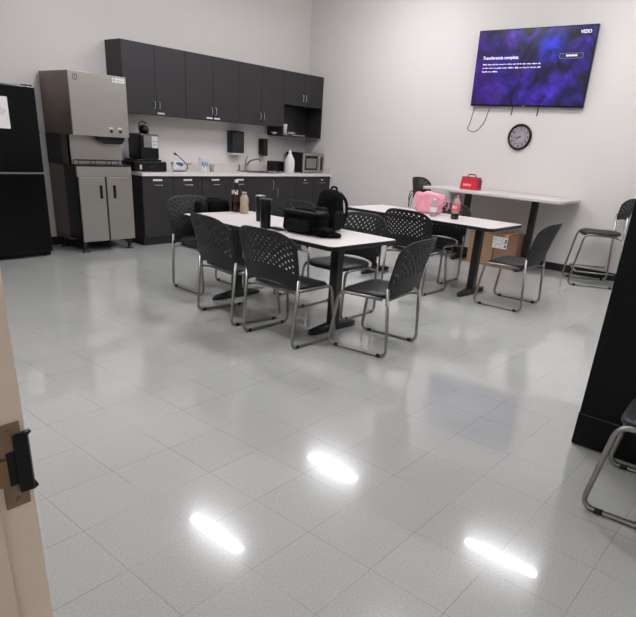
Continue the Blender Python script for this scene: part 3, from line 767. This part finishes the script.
# ------------------------------------------------------------------ items on the back table
pk_ = thing('pink_tote', 'soft pink tote bag on the back table', 'bag', (6.10, 3.54, TZ), radians(96))
def totef(x, y, z):
    w_ = 1 + .20 * max(0, z) + .06 * sin(6 * x + 5 * z) + .04 * sin(13 * z + 3 * x)
    top = z + (.10 * sin(5.5 * x + 1) + .07 * sin(11 * x) - .10 * (1 - x * x)) * max(0, z) ** 2
    return x * w_, y * (1 - .25 * z) * (1 + .16 * sin(8 * x + 2 * z) + .08 * sin(17 * x - 5 * z)), top
obj('tote_body', MB().sell((0, 0, .12), .165, .07, .12, .4, .5, n=40, m=20, fn=totef), 'pink', pk_, smooth=True)
obj('tote_fold', MB().sell((-.13, .02, .15), .07, .05, .07, .7, .7, fn=lump(1, .1)), 'pink', pk_, smooth=True)
obj('tote_handle', MB().tube([(-.20, .03, .19), (-.245, .03, .17), (-.25, .02, .10), (-.225, .02, .055)], .009, 8, bend=.03), 'pinkd', pk_, smooth=True)
obj('tote_handle', MB().tube([(.17, .02, .20), (.235, .03, .235), (.26, .03, .16), (.25, .02, .10)], .006, 8, bend=.03), 'redd', pk_, smooth=True)
obj('zipper_pull', MB().tube([(.215, .05, .2), (.235, .06, .12), (.23, .06, .05)], .007, 6, bend=.02), 'fabric2', pk_, smooth=True)
wb2 = thing('water_bottle', 'clear water bottle standing in front of the pink tote', 'bottle', (5.86, 3.34, TZ))
obj('bottle', MB().lathe([(.030, 0), (.034, .008), (.034, .12), (.026, .155), (.014, .175)], n=20), 'clear', wb2, smooth=True)
obj('label', MB().lathe([(.0345, .05), (.0348, .052), (.0348, .10), (.0345, .102)], n=20), 'foam', wb2, smooth=True)
obj('cap', MB().lathe([(.016, .172), (.016, .19), (.013, .192)], n=14), 'foam', wb2, smooth=True)
cb = thing('soda_bottle', 'pink labelled soda bottle with dark cola at the bottom', 'bottle', (5.90, 3.09, TZ))
obj('bottle', MB().lathe([(.036, .055), (.042, .06), (.039, .10), (.042, .14), (.040, .175), (.022, .215), (.015, .225)], n=20), 'clear', cb, smooth=True)
obj('cola', MB().lathe([(.034, 0), (.043, .008), (.043, .062), (.040, .066)], n=20), 'cola', cb, smooth=True)
obj('label', MB().lathe([(.0428, .085), (.0432, .088), (.0432, .16), (.0428, .163)], n=20), 'colalabel', cb, smooth=True)
lw = MB()
for k in range(4):
    a = pi - .1 + (k - 1.5) * .34
    lw.add([(.0445 * cos(a), .0445 * sin(a), .115), (.0445 * cos(a + .2), .0445 * sin(a + .2), .11), (.0445 * cos(a + .24), .0445 * sin(a + .24), .14), (.0445 * cos(a + .04), .0445 * sin(a + .04), .145)], [(0, 1, 2, 3)])
obj('label_lettering', lw, 'paper', cb)
obj('cap', MB().lathe([(.017, .222), (.017, .242), (.014, .245)], n=14), 'colalabel', cb, smooth=True)

# ------------------------------------------------------------------ bar table items and boxes
rb = thing('lunch_bag', 'small red insulated lunch bag with pale lettering on the bar table', 'bag', (7.72, 3.87, .946), radians(90))
def trap(hx0, hx1, hy0, hy1, z0, z1, r=.02):
    R_ = []
    for k in range(5):
        u = k / 4
        R_.append([(x, y, z0 + (z1 - z0) * u) for x, y in rrect(0, 0, hx0 + (hx1 - hx0) * u, hy0 + (hy1 - hy0) * u, r, 4)])
    return MB().rings(R_)
rbo = obj('bag_body', trap(.132, .122, .08, .065, 0, .155), 'red', rb, smooth=False, bevel=.008)
obj('top_trim', trap(.123, .12, .066, .062, .1552, .162), 'redd', rb)
obj('carry_handle', MB().tube([(-.06, .0, .158), (-.05, 0, .195), (.05, 0, .195), (.06, 0, .158)], .008, 8, bend=.03), 'redd', rb, smooth=True)
lt = MB()
for k, (x, hgt) in enumerate(((-.075, .03), (-.052, .022), (-.03, .034), (-.004, .026), (.02, .03))):
    lt.box(-x - .019, -x, .0755, .079, .045 + .004 * (k % 2), .045 + hgt)
obj('lettering', lt, 'pinkprint', rb)
obj('side_strap', MB().box(-.132, -.126, -.06, .06, .03, .13), 'redd', rb)

def carton(loc, rot, hx, hy, h, m, label, lab):
    t = thing('cardboard_box', label, 'box', loc, rot, 'cardboard boxes under the bar table')
    obj('carton', MB().box(-hx, hx, -hy, hy, 0, h), m, t, bevel=.004)
    obj('flap', MB().box(-hx, hx, -hy, -.003, h, h + .005).box(-hx, hx, .003, hy, h, h + .005), m, t, bevel=.001)
    obj('packing_tape', MB().box(-hx - .0008, hx + .0008, -.025, .025, h + .0045, h + .006).box(-hx - .0012, -hx, -.025, .025, h - .06, h + .005), 'tape', t)
    if lab:
        p = obj('shipping_label', MB().box(-hx - .0016, -hx, -.02, .185, h - .185, h - .035), 'paper', t)
        k = MB()
        random.seed(3)
        for i in range(7):
            for j in range(5):
                if random.random() < .6:
                    y = .17 - i * .023; z = h - .05 - j * .026
                    k.box(-hx - .0026, -hx - .0015, y - .016, y - .004, z - .010, z)
        obj('label_print', k, 'print', p)
        obj('label_barcode', MB().box(-hx - .0028, -hx - .0015, -.008, .012, h - .165, h - .13).box(-hx - .0028, -hx - .0015, -.008, .012, h - .11, h - .06), 'ink', p)
    else:
        obj('box_print', MB().box(-hx - .0012, -hx, -.03, .0, h - .16, h - .13).box(-hx - .0012, -hx, -.035, -.02, h - .20, h - .17), 'cardd', t)
    return t
carton((7.75, 3.505, 0), radians(1), .19, .182, .41, 'card', 'plain tan cardboard box under the bar table, left of the labelled box', False)
carton((7.75, 3.148, 0), radians(0), .20, .158, .44, 'cardd', 'brown cardboard box with a white shipping label, under the bar table', True)

# ------------------------------------------------------------------ television and clock
TW, TH = 1.535, .90
tv = thing('television', 'large wall mounted flat television showing a purple nebula screen', 'television', (RX - .085, 3.475, 2.465))
tv.rotation_euler = (0, -radians(2.5), 0)
obj('cabinet', MB().box(0, .045, -TW / 2, TW / 2, -TH / 2, TH / 2), 'black', tv, bevel=.006)
obj('wall_mount', MB().box(.045, .073, -.25, .25, -.2, .2), 'blackm', tv)
scr = obj('screen', MB().box(-.0025, .0, -TW / 2 + .012, TW / 2 - .012, -TH / 2 + .022, TH / 2 - .012), 'nebula', tv)
tr = (pi / 2, 0, -pi / 2)
def st_text(body, y, z, size, bold=0.): return text('screen_text', body, size, 'txt', scr, (-.004, y, z), tr, bold=bold)
st_text('Transferencia completa', .665, .125, .052, .0006)
random.seed(11)
for row, (z, n_end) in enumerate(((.052, -.16), (.010, -.17), (-.032, .46))):
    b = MB(); y = .655
    while y > n_end + .02:
        L_ = random.choice((2, 3, 5, 6, 7, 8, 4))
        for k in range(L_):
            hh = random.choice((.008, .008, .008, .014))
            lo = random.choice((0, 0, 0, 0, -.004))
            b.box(-.0045, -.0026, y - .0065, y, z - .007 + lo, z - .007 + hh); y -= .0098
        y -= .012
    obj('screen_text_line', b, 'txt', scr)
bt = obj('screen_button', MB().rings([[(x_, y_, z_) for y_, z_ in rrect(-.507, .125, .142, .026, .022, 5)] for x_ in (-.0026, -.0036)]), 'btn', scr)
br = MB(); br.rings([[(-.0036, y_, z_) for y_, z_ in rrect(-.507, .125, .142 + o_, .026 + o_, .022, 5)] for o_ in (0, .004)] + [[(-.0044, y_, z_) for y_, z_ in rrect(-.507, .125, .142 + o_, .026 + o_, .022, 5)] for o_ in (.004, 0)], closed=True)
obj('button_outline', br, 'btnl', bt)
bb = MB(); y = -.445
for k in range(11): bb.box(-.0046, -.0037, y - .009, y, .118, .136 if k % 3 else .142); y -= .0125
obj('button_lettering', bb, 'txt', bt)
text('screen_logo', 'VIZIO', .05, 'txt', scr, (-.004, -.57, .375), tr, bold=.001)
obj('bezel_mark', MB().box(-.003, 0, -.015, .015, -TH / 2 + .006, -TH / 2 + .014), 'ltgrey', tv)
for y in (.165, -.19):
    obj('mount_cord', MB().tube([(.05, y, -TH / 2 + .02), (.052, y + .004, -TH / 2 - .04), (.055, y + .012, -TH / 2 - .105)], .006, 6), 'rubber', tv, smooth=True)
wm = MB().tube([(RX - .02, 4.20, 2.0), (RX - .0045, 4.215, 1.95), (RX - .0045, 4.245, 1.78), (RX - .0045, 4.28, 1.73), (RX - .0045, 4.21, 1.69), (RX - .0045, 4.12, 1.695), (RX - .0045, 4.02, 1.82), (RX - .0045, 3.99, 1.95), (RX - .02, 3.965, 2.0)], .0045, 6, bend=.05)
tvm = Matrix.Translation(tv.location) @ tv.rotation_euler.to_matrix().to_4x4()
wm.v = [tuple(tvm.inverted() @ Vector(v)) for v in wm.v]
obj('cable', wm, 'wire', tv, smooth=True)

ck = thing('wall_clock', 'round black rimmed wall clock hanging below the television', 'clock', (RX - .002, 3.47, 1.652))
# built facing local +Z, turned to face -X
def clk(name, mb, m, parent=None, smooth=False):
    o = obj(name, mb, m, parent or ck, smooth=smooth)
    if parent is None: o.rotation_euler = (0, -pi / 2, 0)
    return o
clk('backing', MB().lathe([(.150, 0), (.155, .006), (.150, .02)], n=40), 'black')
rim = MB(); rim.rings([[(r * cos(2 * pi * k / 48), r * sin(2 * pi * k / 48), z) for k in range(48)] for r, z in ((.163, .002), (.166, .02), (.155, .036), (.136, .03), (.134, .012), (.134, .004))], closed=True)
clk('rim', rim, 'black', smooth=True)
face = clk('face', MB().lathe([(.134, .018), (.134, .0205), (.001, .0205)], n=40), 'gold')
# numerals
for h in range(1, 13):
    a = radians(h * 30)
    y = -sin(a) * .112; z = cos(a) * .112
    text('numeral', str(h), .046, 'ink', ck, (-.0225, y, z), (pi / 2, 0, -pi / 2), align='CENTER', bold=.001)
ringm = MB(); ringm.rings([[(-.0215 + d, r * cos(2 * pi * k / 40), r * sin(2 * pi * k / 40)) for k in range(40)] for r, d in ((.083, 0), (.083, -.001), (.087, -.001), (.087, 0))], closed=True)
obj('minute_ring', ringm, 'ink', ck)
def hand(name, hours, L_, w_):
    a = radians(hours * 30); d = Vector((0, -sin(a), cos(a))); n = Vector((0, cos(a), sin(a)))
    p = [d * -.02 + n * w_, d * -.02 - n * w_, d * L_ - n * w_ * .5, d * L_ + n * w_ * .5]
    obj(name, MB().rings([[(-.0255, q.y, q.z) for q in p], [(-.0245, q.y, q.z) for q in p]]), 'ink', ck)
hand('hour_hand', 7.75, .062, .006); hand('minute_hand', 8.75, .092, .0045)
obj('hub', MB().sell((-.026, 0, 0), .004, .008, .008, 1, 1, n=12, m=8), 'ink', ck)

# ------------------------------------------------------------------ tall black cabinet at the right edge
bc = thing('storage_cabinet', 'tall black metal cabinet standing at the right edge of the view', 'cabinet', (3.05, .70, 0))
CW, CD, CHT = 1.0, .62, 1.95
obj('body', MB().box(.012, CD, -CW, -.004, .19, CHT), 'cabinet', bc, bevel=.004)
obj('plinth', MB().box(0, CD + .005, -CW - .004, 0, .006, .19), 'cabinet', bc, bevel=.004)
obj('front_panel', MB().box(.0, .012, -CW + .012, -.004, .193, CHT - .004), 'cabinet', bc, bevel=.003)
obj('seam_highlight', MB().box(-.0015, .0, -CW + .01, -.01, .183, .187), 'steeldark', bc)  # lighter strip imitating the highlight along the plinth seam
for x in (.05, CD - .05):
    for y in (-.05, -CW + .05): obj('foot', MB().lathe([(.025, 0), (.025, .012), (.015, .02)], (x, y, 0), 12), 'rubber', bc)

# ------------------------------------------------------------------ camera, light, view
f_, yaw, pit, rol, h_ = 575.70242, .67995, .3964, .0701, 1.43221
PX, PY = 322.93092, 382.50129
F = Vector((cos(yaw) * cos(pit), sin(yaw) * cos(pit), -sin(pit)))
R = Vector((sin(yaw), -cos(yaw), 0)); U = R.cross(F)
R2 = R * cos(rol) + U * sin(rol); U2 = -R * sin(rol) + U * cos(rol)
cam = bpy.data.cameras.new('camera'); co = bpy.data.objects.new('camera', cam); col.objects.link(co)
cam.sensor_width = 36; cam.lens = f_ * 36 / 636
cam.shift_x = (318 - PX) / 636; cam.shift_y = (PY - 308.5) / 636
cam.clip_start = .05
mw_ = Matrix.Identity(4)
for i in range(3):
    mw_[i][0] = R2[i]; mw_[i][1] = U2[i]; mw_[i][2] = -F[i]
mw_[2][3] = h_
co.matrix_world = mw_
bpy.context.scene.camera = co

w = bpy.data.worlds.new('world'); bpy.context.scene.world = w; w.use_nodes = True
bg = w.node_tree.nodes['Background']; bg.inputs['Color'].default_value = (1, .97, .94, 1); bg.inputs['Strength'].default_value = .7
sc = bpy.context.scene
sc.view_settings.view_transform = 'Standard'; sc.view_settings.look = 'None'; sc.view_settings.exposure = 0.0
